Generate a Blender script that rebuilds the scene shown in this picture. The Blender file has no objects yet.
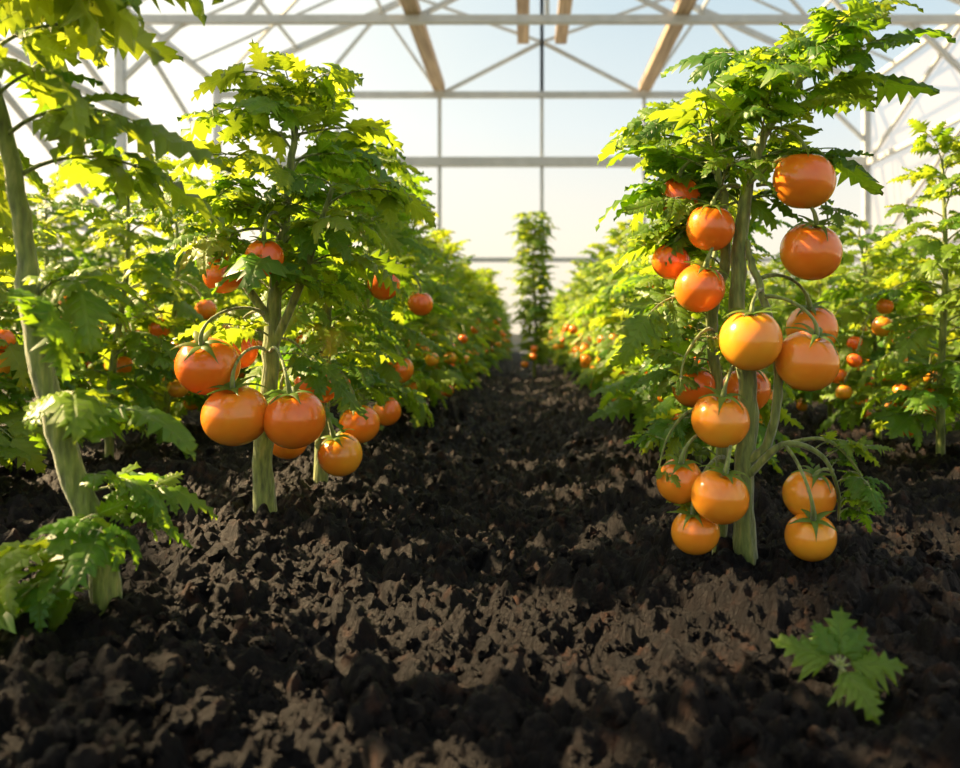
import bpy, math, random
import numpy as np
random.seed(11)
R = np.random.default_rng(11)
def V3(*a): return np.array(a, dtype=float)
def nrm(v): return v/ (np.linalg.norm(v)+1e-12)

# ------------------------------------------------------------ mesh helpers
def fast_mesh(name, V, F, mats, midx=None, smooth=True, attrs=None):
    me = bpy.data.meshes.new(name)
    V = np.asarray(V, dtype=np.float32); F = np.asarray(F, dtype=np.int32)
    n, k = F.shape
    me.vertices.add(len(V)); me.vertices.foreach_set('co', V.ravel())
    me.loops.add(n*k); me.loops.foreach_set('vertex_index', F.ravel())
    me.polygons.add(n)
    me.polygons.foreach_set('loop_start', np.arange(0, n*k, k, dtype=np.int32))
    me.polygons.foreach_set('loop_total', np.full(n, k, dtype=np.int32))
    if midx is not None: me.polygons.foreach_set('material_index', np.asarray(midx, dtype=np.int32))
    me.polygons.foreach_set('use_smooth', np.full(n, smooth, dtype=bool))
    for m in mats: me.materials.append(m)
    me.update(calc_edges=True)
    if attrs:
        for an, (ty, arr) in attrs.items():
            at = me.attributes.new(an, ty, 'POINT')
            at.data.foreach_set('value' if ty == 'FLOAT' else 'vector', np.asarray(arr, dtype=np.float32).ravel())
    return me
def obj(name, me, parent=None, loc=(0,0,0)):
    o = bpy.data.objects.new(name, me); bpy.context.scene.collection.objects.link(o)
    o.location = loc
    if parent: o.parent = parent
    return o
class Bld:
    def __init__(s): s.V=[];s.F=[];s.M=[];s.T=[];s.U=[];s.n=0
    def add(s, V, F, mat=0, tint=0.5, uv=None):
        V=np.asarray(V,float);F=np.asarray(F,int)
        s.V.append(V);s.F.append(F+s.n);s.M.append(np.full(len(F),mat))
        s.T.append(np.full(len(V),tint) if np.isscalar(tint) else tint)
        s.U.append(np.zeros((len(V),3)) if uv is None else uv); s.n+=len(V)
    def mesh(s, name, mats, origin=(0,0,0), smooth=True):
        V=np.concatenate(s.V)-np.array(origin)
        return fast_mesh(name, V, np.concatenate(s.F), mats, np.concatenate(s.M), smooth,
            {'tint':('FLOAT',np.concatenate(s.T)),'luv':('FLOAT_VECTOR',np.concatenate(s.U))})

def gridF(nr, nc, wrap=False):
    F=[]
    for i in range(nr-1):
        for j in range(nc if wrap else nc-1):
            k=(j+1)%nc
            F.append((i*nc+j, i*nc+k, (i+1)*nc+k, (i+1)*nc+j))
    return np.array(F)
_gf={}
def gF(a,b,w=False):
    if (a,b,w) not in _gf: _gf[(a,b,w)]=gridF(a,b,w)
    return _gf[(a,b,w)]
def smooth_path(P, m=5):
    P=[np.array(p,float) for p in P]; out=[]
    Q=[2*P[0]-P[1]]+P+[2*P[-1]-P[-2]]
    for i in range(1,len(Q)-2):
        for k in range(m):
            t=k/m
            out.append(0.5*((2*Q[i])+(-Q[i-1]+Q[i+1])*t+(2*Q[i-1]-5*Q[i]+4*Q[i+1]-Q[i+2])*t*t+(-Q[i-1]+3*Q[i]-3*Q[i+1]+Q[i+2])*t**3))
    out.append(P[-1]); return np.array(out)
def tube(b, P, r, n=8, mat=1, tint=0.5, lump=0.):
    P=np.array(P,float); m=len(P)
    r=np.interp(np.linspace(0,1,m),np.linspace(0,1,len(r)),r)
    if lump:
        r=r*(1+lump*R.normal(size=m)); k=np.arange(m)
        r=r*(1+.10*(k%7==3)); P[1:-1]+=R.normal(0,.0014,(m-2,3))
    T=np.gradient(P,axis=0); T/=np.linalg.norm(T,axis=1)[:,None]+1e-9
    x=nrm(np.cross(T[0],V3(.3,.8,.1) if abs(T[0][2])>.5 else V3(0,0,1)))
    a=np.linspace(0,2*math.pi,n,endpoint=False); out=[]
    for i in range(m):
        x=nrm(x-T[i]*np.dot(x,T[i])); y=np.cross(T[i],x)
        rr=r[i]*(1+(.07*np.cos(3*a+i*.25) if lump else 0*a))[:,None]
        out.append(P[i]+rr*(np.cos(a)[:,None]*x+np.sin(a)[:,None]*y))
    out.insert(0,np.repeat(P[:1],n,0)+(out[0]-P[0])*.02); out.append(np.repeat(P[-1:],n,0)+(out[-1]-P[-1])*.02)
    b.add(np.concatenate(out), gF(m+2,n,True), mat, tint)
def beam(b, p, q, w, h=None, mat=0, tint=.5):
    h=h or w; p=V3(*p);q=V3(*q);T=nrm(q-p)
    up=V3(0,0,1) if abs(T[2])<.95 else V3(0,1,0)
    x=nrm(np.cross(T,up)); y=np.cross(x,T)
    c=[(-1,-1),(1,-1),(1,1),(-1,1)]
    V=[e+x*i*w/2+y*j*h/2 for e in (p,q) for i,j in c]
    F=[(0,1,5,4),(1,2,6,5),(2,3,7,6),(3,0,4,7),(3,2,1,0),(4,5,6,7)]
    b.add(V,F,mat,tint)

# ------------------------------------------------------------ materials
def newmat(name):
    m=bpy.data.materials.new(name); m.use_nodes=True; nt=m.node_tree; nt.nodes.clear()
    o=nt.nodes.new('ShaderNodeOutputMaterial'); return m,nt,o
def N(nt,t,**k):
    n=nt.nodes.new(t)
    for a,v in k.items():
        if a in n.inputs: n.inputs[a].default_value=v
        else: setattr(n,a,v)
    return n
def ramp(nt, stops):
    r=nt.nodes.new('ShaderNodeValToRGB'); e=r.color_ramp.elements
    while len(e)<len(stops): e.new(.5)
    for i,(p,c) in enumerate(stops): e[i].position=p; e[i].color=(*c,1)
    return r
def math_(nt,op,a,b=None):
    n=nt.nodes.new('ShaderNodeMath'); n.operation=op
    for i,v in enumerate((a,b)):
        if v is None: continue
        if isinstance(v,(int,float)): n.inputs[i].default_value=v
        else: nt.links.new(v,n.inputs[i])
    return n.outputs[0]

def mat_leaf():
    m,nt,o=newmat('tomato_leaf'); L=nt.links.new
    at=N(nt,'ShaderNodeAttribute',attribute_name='tint')
    uv=N(nt,'ShaderNodeAttribute',attribute_name='luv')
    sp=N(nt,'ShaderNodeSeparateXYZ'); L(uv.outputs['Vector'],sp.inputs[0])
    ab=math_(nt,'ABSOLUTE',sp.outputs[1])
    k=math_(nt,'SUBTRACT',sp.outputs[0],math_(nt,'MULTIPLY',ab,.8))
    f=math_(nt,'FRACT',math_(nt,'MULTIPLY',k,7.0))
    d=math_(nt,'ABSOLUTE',math_(nt,'SUBTRACT',f,.5))
    side=N(nt,'ShaderNodeMapRange'); L(d,side.inputs[0]); side.inputs[1].default_value=.38; side.inputs[2].default_value=.5
    mid=N(nt,'ShaderNodeMapRange'); L(ab,mid.inputs[0]); mid.inputs[1].default_value=.03; mid.inputs[2].default_value=.0
    vein=math_(nt,'MAXIMUM',side.outputs[0],mid.outputs[0])
    r=ramp(nt,[(0,(.02,.088,.012)),(.5,(.066,.18,.015)),(1,(.19,.30,.02))]); 
    no=N(nt,'ShaderNodeTexNoise'); no.inputs['Scale'].default_value=25
    tc=N(nt,'ShaderNodeTexCoord'); L(tc.outputs['Object'],no.inputs['Vector'])
    tt=math_(nt,'ADD',at.outputs['Fac'],math_(nt,'MULTIPLY',math_(nt,'SUBTRACT',no.outputs[0],.5),.35)); L(tt,r.inputs[0])
    mx=N(nt,'ShaderNodeMix',data_type='RGBA'); L(math_(nt,'MULTIPLY',vein,.45),mx.inputs[0]); L(r.outputs[0],mx.inputs[6]); mx.inputs[7].default_value=(.26,.38,.08,1)
    bu=N(nt,'ShaderNodeBump'); bu.inputs['Strength'].default_value=.8; bu.inputs['Distance'].default_value=.002
    L(math_(nt,'SUBTRACT',math_(nt,'MULTIPLY',no.outputs[0],.6),vein),bu.inputs['Height'])
    p=N(nt,'ShaderNodeBsdfPrincipled'); p.inputs['Roughness'].default_value=.42; p.inputs['Specular IOR Level'].default_value=.5
    L(mx.outputs[2],p.inputs['Base Color']); L(bu.outputs[0],p.inputs['Normal'])
    r2=ramp(nt,[(0,(.12,.34,.012)),(.5,(.31,.54,.015)),(1,(.60,.68,.03))]); L(tt,r2.inputs[0])
    t=N(nt,'ShaderNodeBsdfTranslucent'); L(r2.outputs[0],t.inputs[0])
    ms=N(nt,'ShaderNodeMixShader'); ms.inputs[0].default_value=.5
    L(p.outputs[0],ms.inputs[1]); L(t.outputs[0],ms.inputs[2]); L(ms.outputs[0],o.inputs[0]); return m
def mat_stem():
    m,nt,o=newmat('tomato_stem'); L=nt.links.new
    tc=N(nt,'ShaderNodeTexCoord'); no=N(nt,'ShaderNodeTexNoise'); no.inputs['Scale'].default_value=130; no.inputs['Detail'].default_value=6
    mp=N(nt,'ShaderNodeMapping'); mp.inputs['Scale'].default_value=(1,1,.22); L(tc.outputs['Object'],mp.inputs[0]); L(mp.outputs[0],no.inputs['Vector'])
    r=ramp(nt,[(.3,(.07,.095,.015)),(.55,(.20,.26,.045)),(.8,(.40,.40,.11))]); L(no.outputs[0],r.inputs[0])
    p=N(nt,'ShaderNodeBsdfPrincipled'); p.inputs['Roughness'].default_value=.6
    p.inputs['Sheen Weight'].default_value=.5
    bu=N(nt,'ShaderNodeBump'); bu.inputs['Strength'].default_value=.9; bu.inputs['Distance'].default_value=.005; L(no.outputs[0],bu.inputs['Height'])
    L(r.outputs[0],p.inputs['Base Color']); L(bu.outputs[0],p.inputs['Normal']); L(p.outputs[0],o.inputs[0]); return m
def mat_fruit():
    m,nt,o=newmat('tomato_skin'); L=nt.links.new
    at=N(nt,'ShaderNodeAttribute',attribute_name='tint')
    tc=N(nt,'ShaderNodeTexCoord'); no=N(nt,'ShaderNodeTexNoise'); no.inputs['Scale'].default_value=16; no.inputs['Detail'].default_value=3; L(tc.outputs['Object'],no.inputs['Vector'])
    tt=math_(nt,'ADD',at.outputs['Fac'],math_(nt,'MULTIPLY',math_(nt,'SUBTRACT',no.outputs[0],.5),.5))
    r=ramp(nt,[(0,(.92,.42,.03)),(.5,(.90,.20,.014)),(1,(.76,.06,.010))]); L(tt,r.inputs[0])
    p=N(nt,'ShaderNodeBsdfPrincipled'); p.inputs['Roughness'].default_value=.24
    p.inputs['Subsurface Weight'].default_value=.3; p.inputs['Subsurface Radius'].default_value=(.03,.012,.004); p.inputs['Subsurface Scale'].default_value=.6
    p.inputs['Coat Weight'].default_value=.45; p.inputs['Coat Roughness'].default_value=.07
    L(r.outputs[0],p.inputs['Base Color']); L(p.outputs[0],o.inputs[0]); return m
def mat_soil():
    m,nt,o=newmat('dark_soil'); L=nt.links.new
    tc=N(nt,'ShaderNodeTexCoord')
    n1=N(nt,'ShaderNodeTexNoise'); n1.inputs['Scale'].default_value=30; n1.inputs['Detail'].default_value=8; L(tc.outputs['Object'],n1.inputs['Vector'])
    n2=N(nt,'ShaderNodeTexNoise'); n2.inputs['Scale'].default_value=210; n2.inputs['Detail'].default_value=8; n2.inputs['Roughness'].default_value=.75; L(tc.outputs['Object'],n2.inputs['Vector'])
    r=ramp(nt,[(.42,(.003,.0021,.0032)),(.58,(.008,.0047,.0048)),(.74,(.055,.023,.013))]); L(n1.outputs[0],r.inputs[0])
    bu=N(nt,'ShaderNodeBump'); bu.inputs['Strength'].default_value=1.; bu.inputs['Distance'].default_value=.012; L(n2.outputs[0],bu.inputs['Height'])
    p=N(nt,'ShaderNodeBsdfPrincipled'); p.inputs['Roughness'].default_value=.55; p.inputs['Specular IOR Level'].default_value=.26
    L(r.outputs[0],p.inputs['Base Color']); L(bu.outputs[0],p.inputs['Normal']); L(p.outputs[0],o.inputs[0]); return m
def mat_plain(name,c,rough=.5,scale=8,var=.15,metal=0):
    m,nt,o=newmat(name); L=nt.links.new
    tc=N(nt,'ShaderNodeTexCoord'); n1=N(nt,'ShaderNodeTexNoise'); n1.inputs['Scale'].default_value=scale; n1.inputs['Detail'].default_value=5; L(tc.outputs['Object'],n1.inputs['Vector'])
    r=ramp(nt,[(.3,tuple(x*(1-var) for x in c)),(.7,tuple(min(1,x*(1+var)) for x in c))]); L(n1.outputs[0],r.inputs[0])
    p=N(nt,'ShaderNodeBsdfPrincipled'); p.inputs['Roughness'].default_value=rough; p.inputs['Metallic'].default_value=metal
    L(r.outputs[0],p.inputs['Base Color']); L(p.outputs[0],o.inputs[0]); return m
def mat_wood():
    m,nt,o=newmat('timber'); L=nt.links.new
    tc=N(nt,'ShaderNodeTexCoord'); mp=N(nt,'ShaderNodeMapping'); mp.inputs['Scale'].default_value=(14,.6,14); L(tc.outputs['Object'],mp.inputs[0])
    n1=N(nt,'ShaderNodeTexNoise'); n1.inputs['Scale'].default_value=1.5; n1.inputs['Detail'].default_value=6; L(mp.outputs[0],n1.inputs['Vector'])
    r=ramp(nt,[(.3,(.24,.17,.11)),(.7,(.52,.40,.27))]); L(n1.outputs[0],r.inputs[0])
    p=N(nt,'ShaderNodeBsdfPrincipled'); p.inputs['Roughness'].default_value=.6
    L(r.outputs[0],p.inputs['Base Color']); L(p.outputs[0],o.inputs[0]); return m
def mat_glaze(name,milk,col):
    m,nt,o=newmat(name); L=nt.links.new
    tc=N(nt,'ShaderNodeTexCoord'); n1=N(nt,'ShaderNodeTexNoise'); n1.inputs['Scale'].default_value=.8; n1.inputs['Detail'].default_value=3; L(tc.outputs['Object'],n1.inputs['Vector'])
    t=N(nt,'ShaderNodeBsdfTransparent'); t.inputs[0].default_value=(.97,.98,.98,1)
    s=N(nt,'ShaderNodeBsdfTranslucent'); s.inputs[0].default_value=(*col,1)
    d=N(nt,'ShaderNodeBsdfDiffuse'); d.inputs[0].default_value=(*col,1)
    a=N(nt,'ShaderNodeMixShader'); a.inputs[0].default_value=.4; L(s.outputs[0],a.inputs[1]); L(d.outputs[0],a.inputs[2])
    ms=N(nt,'ShaderNodeMixShader'); L(math_(nt,'MULTIPLY',math_(nt,'ADD',n1.outputs[0],.5),milk),ms.inputs[0])
    L(t.outputs[0],ms.inputs[1]); L(a.outputs[0],ms.inputs[2]); L(ms.outputs[0],o.inputs[0]); return m
LEAF,STEM,FRUIT,SOIL=mat_leaf(),mat_stem(),mat_fruit(),mat_soil()
STEEL=mat_plain('galvanised_white_steel',(.44,.47,.48),.45,5,.1)
CONC=mat_plain('concrete',(.55,.52,.48),.8,6,.15)
WOOD=mat_wood(); GLASS=mat_glaze('greenhouse_glass',.035,(.9,.93,.95)); POLY=mat_glaze('polycarbonate',.28,(.82,.70,.63))
PM=[LEAF,STEM,FRUIT]

# ------------------------------------------------------------ leaves
def leaflet_tpl(K,rs,wm=.39):
    w=lambda t: wm*min(1,(t/0.20))**.7*(1-t)**.88*1.35
    te=[0];tc=[0];wd=[.01]; q=K+.7
    for k in range(K):
        t1=(k+.95)/q; ww=w(min(t1-.08,.97))*rs.uniform(.80,1.18)
        te.append(t1);tc.append(t1-.52*ww);wd.append(ww)
        t2=(k+1.0)/q; wn=w(min(t2,.97))*rs.uniform(.38,.60)
        te.append(t2);tc.append(t2-.28*wn);wd.append(wn)
    te.append(1);tc.append(1);wd.append(.003)
    te,tc,wd=map(np.array,(te,tc,wd)); tc=np.maximum.accumulate(np.maximum(tc,0)+np.arange(len(tc))*1e-3)
    tc[-1]=1
    t=np.stack([te,(te+tc)/2,tc,(te+tc)/2,te],1)
    s=np.stack([-wd,-wd*.52,wd*0,wd*.52,wd],1)
    z=np.zeros_like(t); alt=np.where(np.arange(len(te))%2==1,1,-1)
    z[:,1]=.03*alt+.03; z[:,3]=.03*alt+.03; z[:,0]=rs.uniform(-.07,.05,len(te)); z[:,4]=rs.uniform(-.07,.05,len(te))
    return t.ravel(),s.ravel(),z.ravel(),len(te)
TP=[leaflet_tpl(6 if i%2 else 5,R) for i in range(8)]; TS=[leaflet_tpl(3,R) for _ in range(5)]; TW=[leaflet_tpl(5,R,.5) for _ in range(5)]
def leaflet(b,base,D,Nn,L,curl,fold,tint,small=0):
    t,s,z,nr=random.choice((TP,TS,TW)[small])
    D=nrm(D); Nn=nrm(Nn-D*np.dot(Nn,D)); S=np.cross(D,Nn)
    c=curl if abs(curl)>.05 else .05
    al=np.sin(c*t)/c; dn=(1-np.cos(c*t))/c
    P=base+L*(al[:,None]*D+(-dn+np.abs(s)*math.sin(fold)+z-1.2*s*s)[:,None]*Nn+(s*math.cos(fold))[:,None]*S)
    b.add(P,gF(nr,5),0,tint,np.stack([t,s,z],1))
def leaf(b,p,az,e0,e1,Lt,tint,pairs=3,roll=0.,sb=None,wid=1.):
    n=10; P=[np.array(p,float)]; Ts=[];Ns=[]; a=az; da=R.normal(0,.45)/n
    for i in range(n+1):
        e=e0+(e1-e0)*i/n; a+=da
        T=V3(math.cos(e)*math.cos(a),math.cos(e)*math.sin(a),math.sin(e))
        Nn=V3(-math.sin(e)*math.cos(a),-math.sin(e)*math.sin(a),math.cos(e)); S=np.cross(T,Nn)
        Nn=Nn*math.cos(roll)+S*math.sin(roll)
        Ts.append(T);Ns.append(Nn)
        if i<n: P.append(P[-1]+T*Lt*.72/n)
    P=np.array(P); sb=sb or b
    tube(sb,P,[.0034*Lt/.25,.0022*Lt/.25,.001],5,1,tint)
    def at(f):
        x=f*n; i=min(int(x),n-1); return P[i]+(P[i+1]-P[i])*(x-i),Ts[i],Ns[i]
    fr={3:[.32,.56,.80],2:[.42,.75],4:[.26,.44,.62,.82]}[pairs]
    for k,f in enumerate(fr):
        for sd in (-1,1):
            q,T,Nn=at(f+R.uniform(-.04,.04)); S=np.cross(T,Nn)*sd
            an=math.radians(R.uniform(36,68)); D=T*math.cos(an)+S*math.sin(an)+Nn*R.uniform(-.6,.2)
            L=Lt*R.uniform(.32,.46)*(1-.12*abs(k-1))*wid
            q2=q+nrm(D)*L*.13; tube(sb,[q,q2],[.0012,.0009],4,1,tint)
            leaflet(b,q2,D,Nn+S*R.normal(0,.5),L,R.uniform(-.2,1.2),R.uniform(0,.55),tint+R.normal(0,.08))
    for k in range(len(fr)):
        for sd in (-1,1):
            if R.random()<.55:
                q,T,Nn=at(min(fr[k]+.11,.95)); S=np.cross(T,Nn)*sd
                leaflet(b,q,T*.5+S,Nn,Lt*R.uniform(.09,.16),.5,.2,tint,1)
    q,T,Nn=at(1); leaflet(b,q,T-Nn*.1,Nn,Lt*R.uniform(.42,.52)*wid,R.uniform(-.1,.9),R.uniform(0,.4),tint)

# ------------------------------------------------------------ fruit
def axes(ax):
    ax=nrm(ax); x=nrm(np.cross(ax,V3(.2,1,.1))); return x,np.cross(ax,x),ax
def tomato(b,c,r,ripe,ax,node=None,hi=True,cb=None,ribs=5):
    cb=cb or b; c=V3(*c); X,Y,Z=axes(ax); nv,nu=(20,32) if hi else (9,12)
    ph=np.linspace(.02,math.pi-.02,nv); th=np.linspace(0,2*math.pi,nu,endpoint=False)
    PH,TH=np.meshgrid(ph,th,indexing='ij'); s=np.sin(PH)
    tw=np.exp(-((PH-.5)/.7)**2); o1,o2=R.uniform(0,6,2)
    rr=s**.97*(1+.018*tw*np.cos(ribs*TH+o1)+.012*np.cos(2*TH+o2)+.008*np.cos(3*TH+o1)*s)
    zz=np.cos(PH)*R.uniform(.92,.99)-np.where(PH<1.6,.18*np.exp(-(s/.26)**2),0)+np.where(PH>1.6,.04*np.exp(-(s/.2)**2),0)+.03*rr*np.cos(TH+o2)
    P=c+r*((rr*np.cos(TH))[...,None]*X+(rr*np.sin(TH))[...,None]*Y+zz[...,None]*Z)
    tint=np.clip(ripe+.16*np.cos(PH)+.08*np.cos(TH+o1),0,1)
    b.add(P.reshape(-1,3),gF(nv,nu,True),2,tint.ravel())
    top=c+Z*r*.82
    ns=6 if hi else 5; off=R.uniform(0,6)
    for k in range(ns):
        a=off+k*2*math.pi/ns+R.normal(0,.15); d=math.cos(a)*X+math.sin(a)*Y; sd=np.cross(Z,d); L=r*R.uniform(.80,1.1); up=R.uniform(-.05,.45)
        rows=[]; 
        for i in range(7):
            t=i/6; h=.03+.24*math.sin(t*2.4)-.36*t*t+up*t**3; w=.18*math.sin(math.pi*min(.98,t*.8+.18))**.8*(1-t*.85)
            q=top+d*L*t+Z*r*h
            rows+= [q-sd*r*w,q+Z*r*.04,q+sd*r*w]
        cb.add(np.array(rows),gF(7,3),0,.25,None)
    if node is not None:
        p0=V3(*node); p3=top+Z*r*.02; dd=np.linalg.norm(p3-p0)
        p1=p0+(p3-p0)*.35+V3(0,0,.28*dd); p2=p3+Z*.4*dd
        t=np.linspace(0,1,12)[:,None]
        C=(1-t)**3*p0+3*(1-t)**2*t*p1+3*(1-t)*t*t*p2+t**3*p3
        tube(cb,C,[.0038,.0028,.0026,.0026,.005],7 if hi else 5,1,.5)

# ------------------------------------------------------------ soil surface
def hsh(a,b,s): 
    v=np.sin(a*127.1+b*311.7+s*74.7)*43758.5453; return v-np.floor(v)
def vnoise(x,y,s):
    i=np.floor(x);j=np.floor(y);f=x-i;g=y-j;f=f*f*(3-2*f);g=g*g*(3-2*g)
    return (hsh(i,j,s)*(1-f)+hsh(i+1,j,s)*f)*(1-g)+(hsh(i,j+1,s)*(1-f)+hsh(i+1,j+1,s)*f)*g
def fbm(x,y,s,o=4):
    v=0;a=1.;t=0
    for k in range(o):
        v=v+a*vnoise(x*2**k*1.03,y*2**k*.98,s+k*3.1); t+=a; a*=.55
    return v/t
def clod(x,y,sc,s):
    X=x*sc+.9*(fbm(x*sc*1.3,y*sc*1.3,s+9,3)-.5);Y=y*sc+.9*(fbm(x*sc*1.3,y*sc*1.3,s+5,3)-.5);i=np.floor(X);j=np.floor(Y)
    best=np.zeros_like(X)
    for di in (-1,0,1):
        for dj in (-1,0,1):
            a=i+di;b=j+dj;px=a+.1+.8*hsh(a,b,s);py=b+.1+.8*hsh(a,b,s+1)
            rad=.22+.5*hsh(a,b,s+2)**1.5; d2=((X-px)**2+(Y-py)**2)/rad**2
            best=np.maximum(best,np.maximum(0,1-d2)**.7*rad*(.5+.9*hsh(a,b,s+3)))
    return best
def soil_h(x,y):
    h=.045*np.exp(-((x+.50)/.16)**2)+.036*np.exp(-((x-.44)/.16)**2)-.028*np.exp(-((x+.02)/.15)**2)+.035*np.exp(-((np.abs(x)-1.17)/.2)**2)
    h=h+.05*(vnoise(x*2.3,y*2.3,1)-.5)+.04*(fbm(x*7,y*7,2)-.5)
    h=h+.032*clod(x,y,10,3)+.034*clod(x,y,22,4)+.022*clod(x,y,44,6)+.011*clod(x,y,90,8)+.018*(fbm(x*45,y*45,7)-.5)
    return h-.040
xs=np.arange(-1.3,1.3,.0042); g=1.3+.008*(np.cumsum(1.075**np.arange(62))); g=g[g<8.5]; xs=np.concatenate([-g[::-1],xs,g])
ys=np.concatenate([np.linspace(-6,.38,28),np.exp(np.arange(math.log(.4),math.log(18.3),.0044))])
X,Y=np.meshgrid(xs,ys); H=soil_h(X,Y)
nr,nc=X.shape; idx=np.arange(nr*nc).reshape(nr,nc)
F=np.stack([idx[:-1,:-1],idx[:-1,1:],idx[1:,1:],idx[1:,:-1]],-1).reshape(-1,4)
floor=obj('floor',fast_mesh('floor',np.stack([X,Y,H],-1).reshape(-1,3),F,[SOIL]))
# loose clods
import bmesh
def ico(sub):
    bm=bmesh.new(); bmesh.ops.create_icosphere(bm,subdivisions=sub,radius=1); v=np.array([q.co[:] for q in bm.verts]); f=np.array([[q.index for q in ff.verts] for ff in bm.faces]); bm.free(); return v,f
def clods(n,sub,rlo,rhi,ymax,xw):
    v0,f0=ico(sub); out=[];fs=[];vars_=[]
    for k in range(12):
        nn=np.ones(len(v0))
        for q in range(8):
            d=nrm(R.normal(size=3)); nn-=np.maximum(0,(v0@d)-R.uniform(.4,.7))*.75
        nn+=.08*R.normal(size=len(v0)); vars_.append(v0*nn[:,None])
    y=.5+(ymax-.5)*R.random(n)**1.5; x=R.uniform(-xw,xw,n); r=rlo*(rhi/rlo)**(R.random(n)**1.8); z=soil_h(x,y)
    for i in range(n):
        if .22<x[i]<.50 and 1.1<y[i]<1.3 and r[i]>.008: r[i]=.006
        q,_=np.linalg.qr(R.normal(size=(3,3))); sc=V3(1,R.uniform(.65,1),R.uniform(.6,.95))
        out.append((vars_[i%12]*sc)@q*r[i]+V3(x[i],y[i],z[i]+r[i]*.3)); fs.append(f0+i*len(v0))
    return np.concatenate(out),np.concatenate(fs)
a,fa=clods(24000,2,.0020,.009,4.8,1.5); c_,fc=clods(1500,3,.009,.024,4.,1.4)
obj('soil_clods',fast_mesh('soil_clods',np.concatenate([a,c_]),np.concatenate([fa,fc+len(a)]),[SOIL],smooth=False),floor)

# ------------------------------------------------------------ generic plants
def generic(b,H,nleaf,spread,ntruss,hi=False,fscale=1.,slim=False,tb=.70):
    ph=R.uniform(0,6); st=smooth_path([(0,0,-.03),(R.normal(0,.015),R.normal(0,.015),H*.3),(R.normal(0,.03),R.normal(0,.03),H*.65),(R.normal(0,.03),R.normal(0,.03),H*.97)],6)
    tube(b,st,[.014,.011,.008,.004],8,1)
    def sp(z): return V3(np.interp(z,st[:,2],st[:,0]),np.interp(z,st[:,2],st[:,1]),z)
    for i in range(nleaf):
        f=(i+.5)/nleaf; z=H*(.10+.88*f); az=ph+i*2.399+R.normal(0,.3)
        L=spread*(1.05-.40*f**2)*R.uniform(.75,1.15)
        e0=R.uniform(.2,.9)+.5*f**3; e1=-R.uniform(.1,1.)+.8*f**3
        leaf(b,sp(z),az,e0,e1,L,np.clip(R.normal(tb,.18)+.15*f,0,1),3,R.normal(0,.3))
    for k in range(ntruss):
        z=H*R.uniform(.25,.62); az=R.uniform(0,6.28); d=V3(math.cos(az),math.sin(az),0); p=sp(z)
        for j in range(R.integers(2,4)):
            rr=R.uniform(.024,.036)*fscale
            c=p+d*(.13+.06*R.random())+V3(R.normal(0,.035),R.normal(0,.035),-.05-.06*j)
            c[2]=max(c[2],rr+.01)
            tomato(b,c,rr,np.clip(R.normal(.30,.22),0,.75),V3(R.normal(0,.2),R.normal(0,.2),1)-d*.2,p,hi)
variants=[]
for k in range(6):
    b=Bld(); generic(b,R.uniform(.84,.98),44,.25,4); variants.append(b.mesh('tomato_plant_mesh',PM))
def empty(name,loc=(0,0,0)):
    e=bpy.data.objects.new(name,None); bpy.context.scene.collection.objects.link(e); e.location=loc; e.empty_display_size=.1; return e
def row(x,y0,y1,step,sc=1.):
    e=empty('tomato_plant_row',(x,y0,0)); y=y0; i=0
    while y<y1:
        o=obj('tomato_plant_in_row',variants[R.integers(0,6)],e,(R.normal(0,.03),y-y0+R.normal(0,.04),0)); o.rotation_euler=(0,0,R.uniform(0,6.28))
        q=sc*R.uniform(.86,1.10); o.scale=(q,q,q); y+=step; i+=1
row(-.50,2.85,17.3,.36); row(.50,2.0,17.3,.36,.93)
row(-1.22,1.75,17.3,.42,.90); row(1.14,2.13,17.3,.47,.83)
row(-1.95,1.9,17.3,.45,1.0); row(1.85,2.3,17.3,.47,.90)
row(-2.7,2.6,17.3,.5,1.0); row(2.6,2.9,17.3,.5,1.0)
row(-3.5,3.5,17.3,.55,1.05); row(3.4,3.6,17.3,.55,1.0)

def finish(parts,base,name='tomato_plant'):
    e=empty(name,base)
    for nm,b in parts:
        if b.n: obj(nm,b.mesh(nm,PM,base),e)
    return e
def leaves_on(path,lo,hi,n,Lr,az0=None,azs=None,tb_=.55,el=(.2,.9),e1=(-.9,-.1),fbx=None,sbx=None,wid=1.):
    for i in range(n):
        f=lo+(hi-lo)*(i+.5)/n; k=f*(len(path)-1); j=int(min(k,len(path)-2)); p=path[j]+(path[j+1]-path[j])*(k-j)
        az=(i*2.399+R.uniform(-.3,.3)) if az0 is None else az0+R.uniform(-azs,azs)
        leaf(fbx,p,az,R.uniform(*el),R.uniform(*e1),R.uniform(*Lr),np.clip(R.normal(tb_,.16),0,1),3,R.normal(0,.35),sbx,wid)
# ---- right-hand main plant
base=V3(.352,1.28,0); sb,fb,tb=Bld(),Bld(),Bld()
main=smooth_path([(.356,1.28,-.04),(.350,1.28,.10),(.358,1.285,.256),(.343,1.29,.416),(.356,1.29,.576),(.385,1.29,.68),(.43,1.28,.75),(.47,1.27,.81)],7)
sec=smooth_path([(.322,1.33,-.04),(.328,1.33,.17),(.311,1.33,.37),(.332,1.32,.50),(.315,1.30,.62),(.29,1.29,.69)],7)
tube(sb,main,[.021,.0155,.0145,.013,.010,.008,.005,.003],18,lump=.03); tube(sb,sec,[.012,.010,.009,.008,.006,.003],12,lump=.03)
br=smooth_path([(.352,1.28,.15),(.385,1.26,.195),(.395,1.25,.30),(.378,1.255,.40),(.362,1.27,.47),(.352,1.285,.52)],6); tube(sb,br,[.009,.007,.006,.005],8,lump=.02)
br2=smooth_path([(.352,1.28,.13),(.40,1.24,.19),(.455,1.23,.175),(.485,1.24,.12),(.49,1.25,.07)],6); tube(sb,br2,[.007,.005,.003,.002],7)
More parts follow.
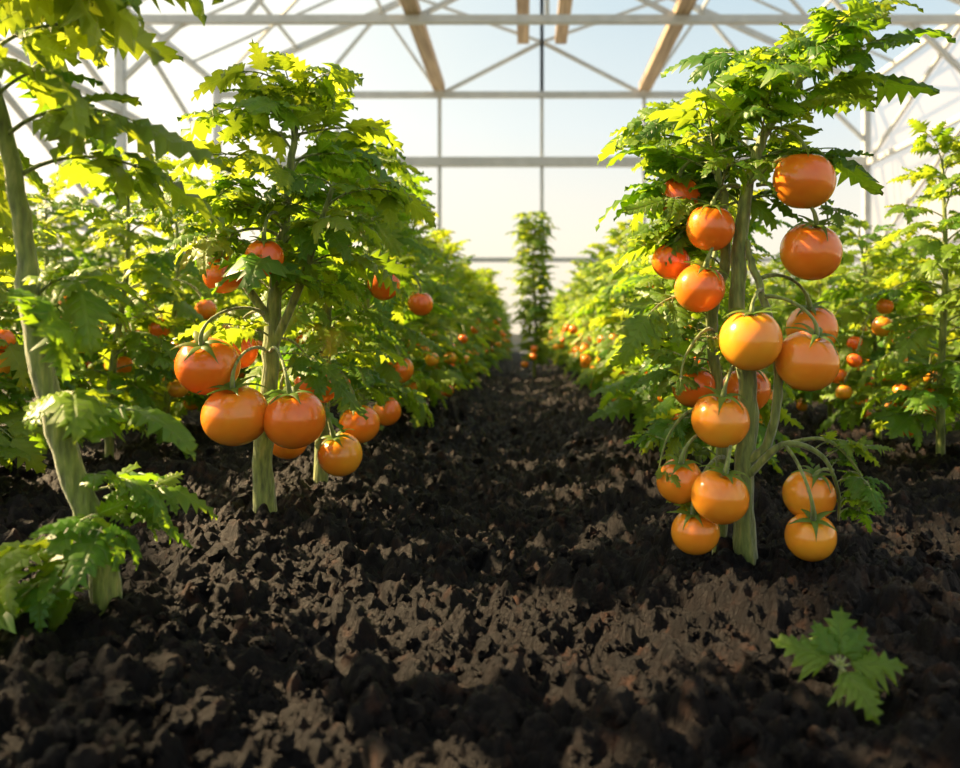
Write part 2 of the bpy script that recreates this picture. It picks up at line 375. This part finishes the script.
for pts in ([(.33,1.30,.33),(.29,1.26,.37),(.25,1.24,.33),(.235,1.23,.27)],[(.322,1.32,.20),(.27,1.28,.24),(.225,1.26,.20),(.205,1.25,.13)],[(.40,1.25,.19),(.46,1.22,.20),(.51,1.22,.15),(.525,1.22,.09)],[(.356,1.28,.60),(.41,1.26,.64),(.46,1.25,.60),(.475,1.25,.53)]):
    q=smooth_path(pts,6); tube(sb,q,[.0035,.0025,.0012],6); leaves_on(q,.4,1.,3,(.05,.08),tb_=.6,fbx=fb,sbx=sb)
leaves_on(main,.63,1.,17,(.15,.22),fbx=fb,sbx=sb,tb_=.60,el=(.3,1.2),e1=(-.6,.3))
leaves_on(main,.86,1.,8,(.13,.19),.3,1.2,fbx=fb,sbx=sb,tb_=.75,el=(.8,1.3),e1=(.1,.8))
leaves_on(sec,.70,1.,14,(.15,.22),fbx=fb,sbx=sb,tb_=.60,el=(.3,1.2),e1=(-.6,.3))
leaves_on(main,.50,.72,6,(.16,.22),math.pi*.6,1.,fbx=fb,sbx=sb,tb_=.65)
leaves_on(sec,.35,.75,9,(.14,.20),2.6,.8,fbx=fb,sbx=sb,tb_=.65)
leaves_on(sec,.12,.40,7,(.10,.15),2.9,.7,fbx=fb,sbx=sb,tb_=.65)
leaves_on(br2,.4,1.,7,(.06,.10),0.3,1.3,fbx=fb,sbx=sb,tb_=.5)
fr=[ # x,y,z,r,ripe,node
(.436,1.25,.601,.047,.34,(.39,1.28,.69)),(.450,1.26,.491,.047,.46,(.37,1.28,.60)),
(.294,1.27,.530,.038,.46,(.345,1.29,.60)),(.277,1.27,.434,.040,.42,(.335,1.30,.53)),
(.344,1.22,.352,.047,.17,(.370,1.25,.43)),(.433,1.23,.320,.048,.15,(.375,1.25,.42)),
(.480,1.34,.370,.042,.30,(.375,1.27,.45)),(.256,1.33,.590,.035,.55,(.33,1.31,.65)),
(.243,1.33,.482,.032,.55,(.335,1.32,.55)),(.300,1.23,.229,.044,.20,(.345,1.27,.32)),
(.280,1.33,.275,.036,.42,(.322,1.33,.36)),(.372,1.35,.268,.042,.34,(.35,1.29,.36)),
(.240,1.24,.134,.036,.18,(.325,1.32,.19)),(.292,1.20,.118,.043,.13,(.335,1.28,.20)),
(.262,1.23,.058,.037,.10,(.325,1.31,.16)),(.440,1.24,.112,.040,.13,(.475,1.235,.150)),
(.432,1.21,.055,.038,.08,(.40,1.24,.19))]
for x,y,z,r,rp,nd in fr:
    tomato(tb,(x,y,z),r,rp,V3(R.normal(0,.2),R.normal(-.4,.12),1),nd)
finish([('stem',sb),('foliage',fb),('fruit',tb)],base)

# ---- left main plant
base=V3(-.487,1.516,0); sb,fb,tb=Bld(),Bld(),Bld()
main=smooth_path([(-.485,1.516,-.04),(-.499,1.515,.10),(-.485,1.515,.25),(-.475,1.515,.42),(-.455,1.51,.56),(-.44,1.51,.70),(-.42,1.50,.80)],7)
tube(sb,main,[.025,.019,.016,.013,.010,.007,.003],18,lump=.03)
b1=smooth_path([(-.48,1.515,.33),(-.42,1.49,.45),(-.38,1.48,.56),(-.35,1.47,.64)],6); tube(sb,b1,[.009,.007,.004],8)
b2=smooth_path([(-.478,1.515,.38),(-.53,1.49,.47),(-.57,1.48,.56),(-.60,1.47,.62)],6); tube(sb,b2,[.009,.007,.004],8)
leaves_on(main,.48,1.,21,(.18,.26),fbx=fb,sbx=sb,tb_=.68,el=(.3,1.2),e1=(-.7,.2))
leaves_on(main,.85,1.,7,(.13,.19),fbx=fb,sbx=sb,tb_=.8,el=(.7,1.3),e1=(0,.8))
leaves_on(b1,.4,1.,8,(.14,.21),fbx=fb,sbx=sb,tb_=.68)
leaves_on(b2,.4,1.,8,(.14,.20),fbx=fb,sbx=sb,tb_=.68)
leaves_on(main,.28,.45,5,(.14,.20),-1.2,1.6,fbx=fb,sbx=sb,tb_=.6,el=(.3,.7))
for x,y,z,r,rp,nd in [(-.547,1.38,.3065,.053,.46,(-.49,1.50,.40)),(-.495,1.37,.222,.056,.22,(-.485,1.50,.33)),(-.397,1.38,.215,.053,.38,(-.478,1.50,.33)),
  (-.535,1.42,.468,.036,.55,(-.47,1.51,.55)),(-.456,1.40,.495,.034,.6,(-.46,1.51,.58)),(-.475,1.60,.15,.04,.3,(-.49,1.52,.24)),(-.42,1.62,.265,.046,.55,(-.48,1.52,.35)),(-.575,1.6,.33,.04,.5,(-.49,1.52,.40))]:
    tomato(tb,(x,y,z),r,rp,V3(R.normal(0,.2),R.normal(-.4,.12),1),nd)
finish([('stem',sb),('foliage',fb),('fruit',tb)],base)

# ---- next plants of the left row
for bx,by,frs in [(-.477,1.86,[(-.374,1.62,.118,.045,.16),(-.362,1.75,.165,.044,.30),(-.318,1.80,.475,.037,.6),(-.52,1.75,.2,.04,.4)]),
                  (-.486,2.36,[(-.36,2.3,.26,.04,.4),(-.38,2.2,.15,.04,.3),(-.30,2.3,.45,.036,.5)])]:
    base=V3(bx,by,0); sb,fb,tb=Bld(),Bld(),Bld()
    main=smooth_path([(bx,by,-.04),(bx+.01,by,.25),(bx+.02,by,.5),(bx+.05,by-.02,.80)],8); tube(sb,main,[.018,.014,.010,.004],12)
    leaves_on(main,.24,1.,38,(.17,.25),fbx=fb,sbx=sb,tb_=.68)
    leaves_on(main,.85,1.,5,(.13,.18),fbx=fb,sbx=sb,tb_=.8,el=(.6,1.2),e1=(-.2,.5))
    for x,y,z,r,rp in frs: tomato(tb,(x,y,z),r,rp,V3(R.normal(0,.12),R.normal(-.4,.12),1),(bx+.01,by,min(.8,z+.12)))
    finish([('stem',sb),('foliage',fb),('fruit',tb)],base)

# ---- foreground left plant (out of focus)
base=V3(-.523,1.01,0); sb,fb,tb=Bld(),Bld(),Bld()
main=smooth_path([(-.52,1.01,-.04),(-.532,1.0,.08),(-.555,.99,.177),(-.590,.97,.341),(-.605,.95,.53),(-.63,.92,.72),(-.62,.90,.86)],7)
tube(sb,main,[.021,.017,.015,.013,.010,.007,.004],16,lump=.03)
leaves_on(main,.70,1.,8,(.19,.27),0.,.9,fbx=fb,sbx=sb,tb_=.85,wid=1.1,el=(.4,1.1))
leaves_on(main,.66,1.,9,(.20,.27),fbx=fb,sbx=sb,tb_=.85,wid=1.1)
leaves_on(main,.36,.58,4,(.15,.20),-.6,.8,fbx=fb,sbx=sb,tb_=.55,wid=1.1)
leaves_on(main,.20,.36,5,(.12,.17),-.2,1.0,fbx=fb,sbx=sb,tb_=.6,el=(.1,.6),wid=1.1)
leaves_on(main,.10,.22,4,(.15,.19),-2.1,.5,fbx=fb,sbx=sb,tb_=.6,el=(.0,.4),e1=(-.8,-.4),wid=1.35)
finish([('stem',sb),('foliage',fb)],base)

# ---- tall vine at the head of the path
b=Bld(); H=1.52
st=smooth_path([(0,0,-.05),(.02,0,.5),(-.01,0,1.),(.02,0,1.42)],8); tube(b,st,[.016,.012,.006],8)
for i in range(150):
    z=.12+1.32*(i+.5)/150; leaf(b,(0,0,z),i*2.399,R.uniform(.2,1.),R.uniform(-.9,.2),R.uniform(.16,.24)*(.8 if z<.4 else 1),np.clip(R.normal(.9,.14),0,1))
for i in range(3): tomato(b,(R.normal(0,.05),-.15,.1+.07*i),.034,.4,(0,0,1),(0,0,.3+.05*i),False)
obj('tall_tomato_vine',b.mesh('tall_tomato_vine',PM),None,(.08,7.2,0))

# ---- seedling in foreground
b=Bld(); tube(b,[(0,0,-.03),(0,0,.015),(.002,0,.03)],[.003,.0025,.002],7)
for az,L,e,t in [(2.75,.055,.35,.75),(-.15,.052,.15,.75),(1.2,.052,.9,.6),(-1.3,.050,-.35,.8),(.45,.04,.7,.6),(2.1,.036,.9,.6)]:
    D=V3(math.cos(az)*math.cos(e),math.sin(az)*math.cos(e),math.sin(e)); q=V3(0,0,.03)+D*.010
    tube(b,[(0,0,.028),q],[.0018,.0012],5); leaflet(b,q,D,V3(R.normal(0,.3),-.6,1),L*1.1,.5,.2,t,2)
obj('tomato_seedling',b.mesh('tomato_seedling',PM),None,(.315,.80,.0))

# ------------------------------------------------------------ greenhouse
CX=.38; W=7.3; D=18.; Y0=-7.; ZE=6.0; SL=.45; ZR=ZE+W*SL
fb_=Bld()
frames=[D,13.7,9.4,5.1,.8,-3.5]
for y in frames:
    s=.14
    for sd in (-1,1):
        beam(fb_,(CX+sd*W,y,0),(CX+sd*W,y,ZE),s); beam(fb_,(CX+sd*W,y,ZE),(CX,y,ZR),.12)
        beam(fb_,(CX,y,6.95),(CX+sd*2.3,y,5.76),.08); beam(fb_,(CX+sd*2.3,y,5.76),(CX+sd*3.6,y,ZR-3.6*SL),.07)
        beam(fb_,(CX+sd*3.6,y,ZR-3.6*SL),(CX+sd*5.2,y,5.76),.07)
        beam(fb_,(CX+sd*W,y,4.7),(CX+sd*(W-1.1),y,5.76),.08)
        beam(fb_,(CX,y,6.95),(CX+sd*2.9,y,ZR-2.9*SL),.06)
    beam(fb_,(CX-W,y,5.76),(CX+W,y,5.76),.13,.13)
    beam(fb_,(CX,y,5.76),(CX,y,ZR),.08)
for sd in (-1,1):
    for z in (.4,2.05,4.2,ZE): beam(fb_,(CX+sd*W,Y0,z),(CX+sd*W,D,z),.10)
    for k in range(0,len(frames)-1):
        a,c=frames[k],frames[k+1]
        beam(fb_,(CX+sd*W,a,4.2),(CX+sd*W,c,ZE),.07); beam(fb_,(CX+sd*W,a,2.05),(CX+sd*W,c,4.2),.07)
        beam(fb_,(CX+sd*W,a,ZE),(CX+sd*2.3,c,ZR-2.3*SL),.06)
    y=D-1.43
    while y>Y0:
        beam(fb_,(CX+sd*W,y,ZE),(CX,y,ZR),.045); y-=1.433
    for dx in (1.2,3.6,5.5): beam(fb_,(CX+sd*dx,Y0,ZR-dx*SL),(CX+sd*dx,D,ZR-dx*SL),.06)
# end-wall rails and mullions
for z in (2.05,): beam(fb_,(CX-W,D,z),(CX+W,D,z),.10)
beam(fb_,(CX-W,D,4.25),(CX+W,D,4.25),.20,.20)
for dx in (-4.6,-2.3,0,2.3,4.6): beam(fb_,(CX+dx,D,0),(CX+dx,D,5.76 if dx else ZR),.08)
obj('greenhouse_frame',fb_.mesh('greenhouse_frame',[STEEL],smooth=False))
for dx,z in ((-2.3,5.80),(2.3,5.80),(-.42,6.85),(.42,6.85)):
    b=Bld(); beam(b,(CX+dx,Y0,z+.1),(CX+dx,D-.1,z+.1),.26,.16); obj('roof_purlin',b.mesh('roof_purlin',[WOOD],smooth=False))
def panel(name,pts,mat):
    me=bpy.data.meshes.new(name); me.from_pydata(pts,[],[(0,1,2,3)] if len(pts)==4 else [(0,1,2,3,4)]); me.materials.append(mat); return obj(name,me)
o_=.09
panel('wall_back',[(CX-W,D+o_,0),(CX+W,D+o_,0),(CX+W,D+o_,ZE),(CX,D+o_,ZR),(CX-W,D+o_,ZE)],GLASS)
panel('wall_left',[(CX-W-o_,Y0,0),(CX-W-o_,D,0),(CX-W-o_,D,ZE),(CX-W-o_,Y0,ZE)],GLASS)
panel('wall_right',[(CX+W+o_,Y0,0),(CX+W+o_,D,0),(CX+W+o_,D,ZE),(CX+W+o_,Y0,ZE)],POLY)
b=Bld()
b.add([(CX-W,Y0,ZE+o_),(CX-W,D,ZE+o_),(CX,D,ZR+o_),(CX,Y0,ZR+o_)],[(0,1,2,3)]); b.add([(CX+W,Y0,ZE+o_),(CX+W,D,ZE+o_),(CX,D,ZR+o_),(CX,Y0,ZR+o_)],[(0,3,2,1)])
obj('ceiling',b.mesh('ceiling',[GLASS],smooth=False))
b=Bld(); beam(b,(CX-W,D,.18),(CX+W,D,.18),.2,.4); beam(b,(CX-W,Y0,.18),(CX-W,D,.18),.2,.4); beam(b,(CX+W,Y0,.18),(CX+W,D,.18),.2,.4)
obj('baseboard_concrete_sill',b.mesh('sill',[CONC],smooth=False))

# ------------------------------------------------------------ light
sd=nrm(V3(-.74,.20,.60))
sun=bpy.data.lights.new('sun','SUN'); sun.energy=20.; sun.color=(1,.72,.40); sun.angle=.012
so=bpy.data.objects.new('sun',sun); bpy.context.scene.collection.objects.link(so)
from mathutils import Vector
so.rotation_euler=Vector(sd).to_track_quat('Z','Y').to_euler(); so.location=(-10,5,12)
w=bpy.data.worlds.new('sky'); bpy.context.scene.world=w; w.use_nodes=True; nt=w.node_tree; nt.nodes.clear(); L=nt.links.new
tc=N(nt,'ShaderNodeTexCoord'); sp=N(nt,'ShaderNodeSeparateXYZ'); L(tc.outputs['Generated'],sp.inputs[0])
r=ramp(nt,[(0,(1.,.86,.64)),(.12,(1.,.93,.79)),(.25,(.76,.85,.88)),(.42,(.46,.65,.78)),(1,(.30,.46,.62))]); L(sp.outputs[2],r.inputs[0])
dt=N(nt,'ShaderNodeVectorMath',operation='DOT_PRODUCT'); L(tc.outputs['Generated'],dt.inputs[0]); dt.inputs[1].default_value=tuple(sd)
g=math_(nt,'MULTIPLY',math_(nt,'POWER',math_(nt,'MAXIMUM',dt.outputs['Value'],0),2.5),1.5)
mx=N(nt,'ShaderNodeMix',data_type='RGBA'); mx.blend_type='ADD'; mx.clamp_factor=False; L(g,mx.inputs[0]); L(r.outputs[0],mx.inputs[6]); mx.inputs[7].default_value=(1,.72,.38,1)
bg=N(nt,'ShaderNodeBackground'); bg.inputs[1].default_value=1.05; L(mx.outputs[2],bg.inputs[0])
o=N(nt,'ShaderNodeOutputWorld'); L(bg.outputs[0],o.inputs[0])

# ------------------------------------------------------------ camera
cam=bpy.data.cameras.new('camera'); co=bpy.data.objects.new('camera',cam); bpy.context.scene.collection.objects.link(co)
co.location=(0,0,.36); co.rotation_euler=(math.radians(90),0,0)
cam.sensor_width=36; cam.lens=30; cam.shift_x=-45/960; cam.shift_y=-49/960; cam.clip_start=.02
cam.dof.use_dof=True; cam.dof.focus_distance=1.36; cam.dof.aperture_fstop=4.0
bpy.context.scene.camera=co
bpy.context.scene.view_settings.view_transform='Standard'
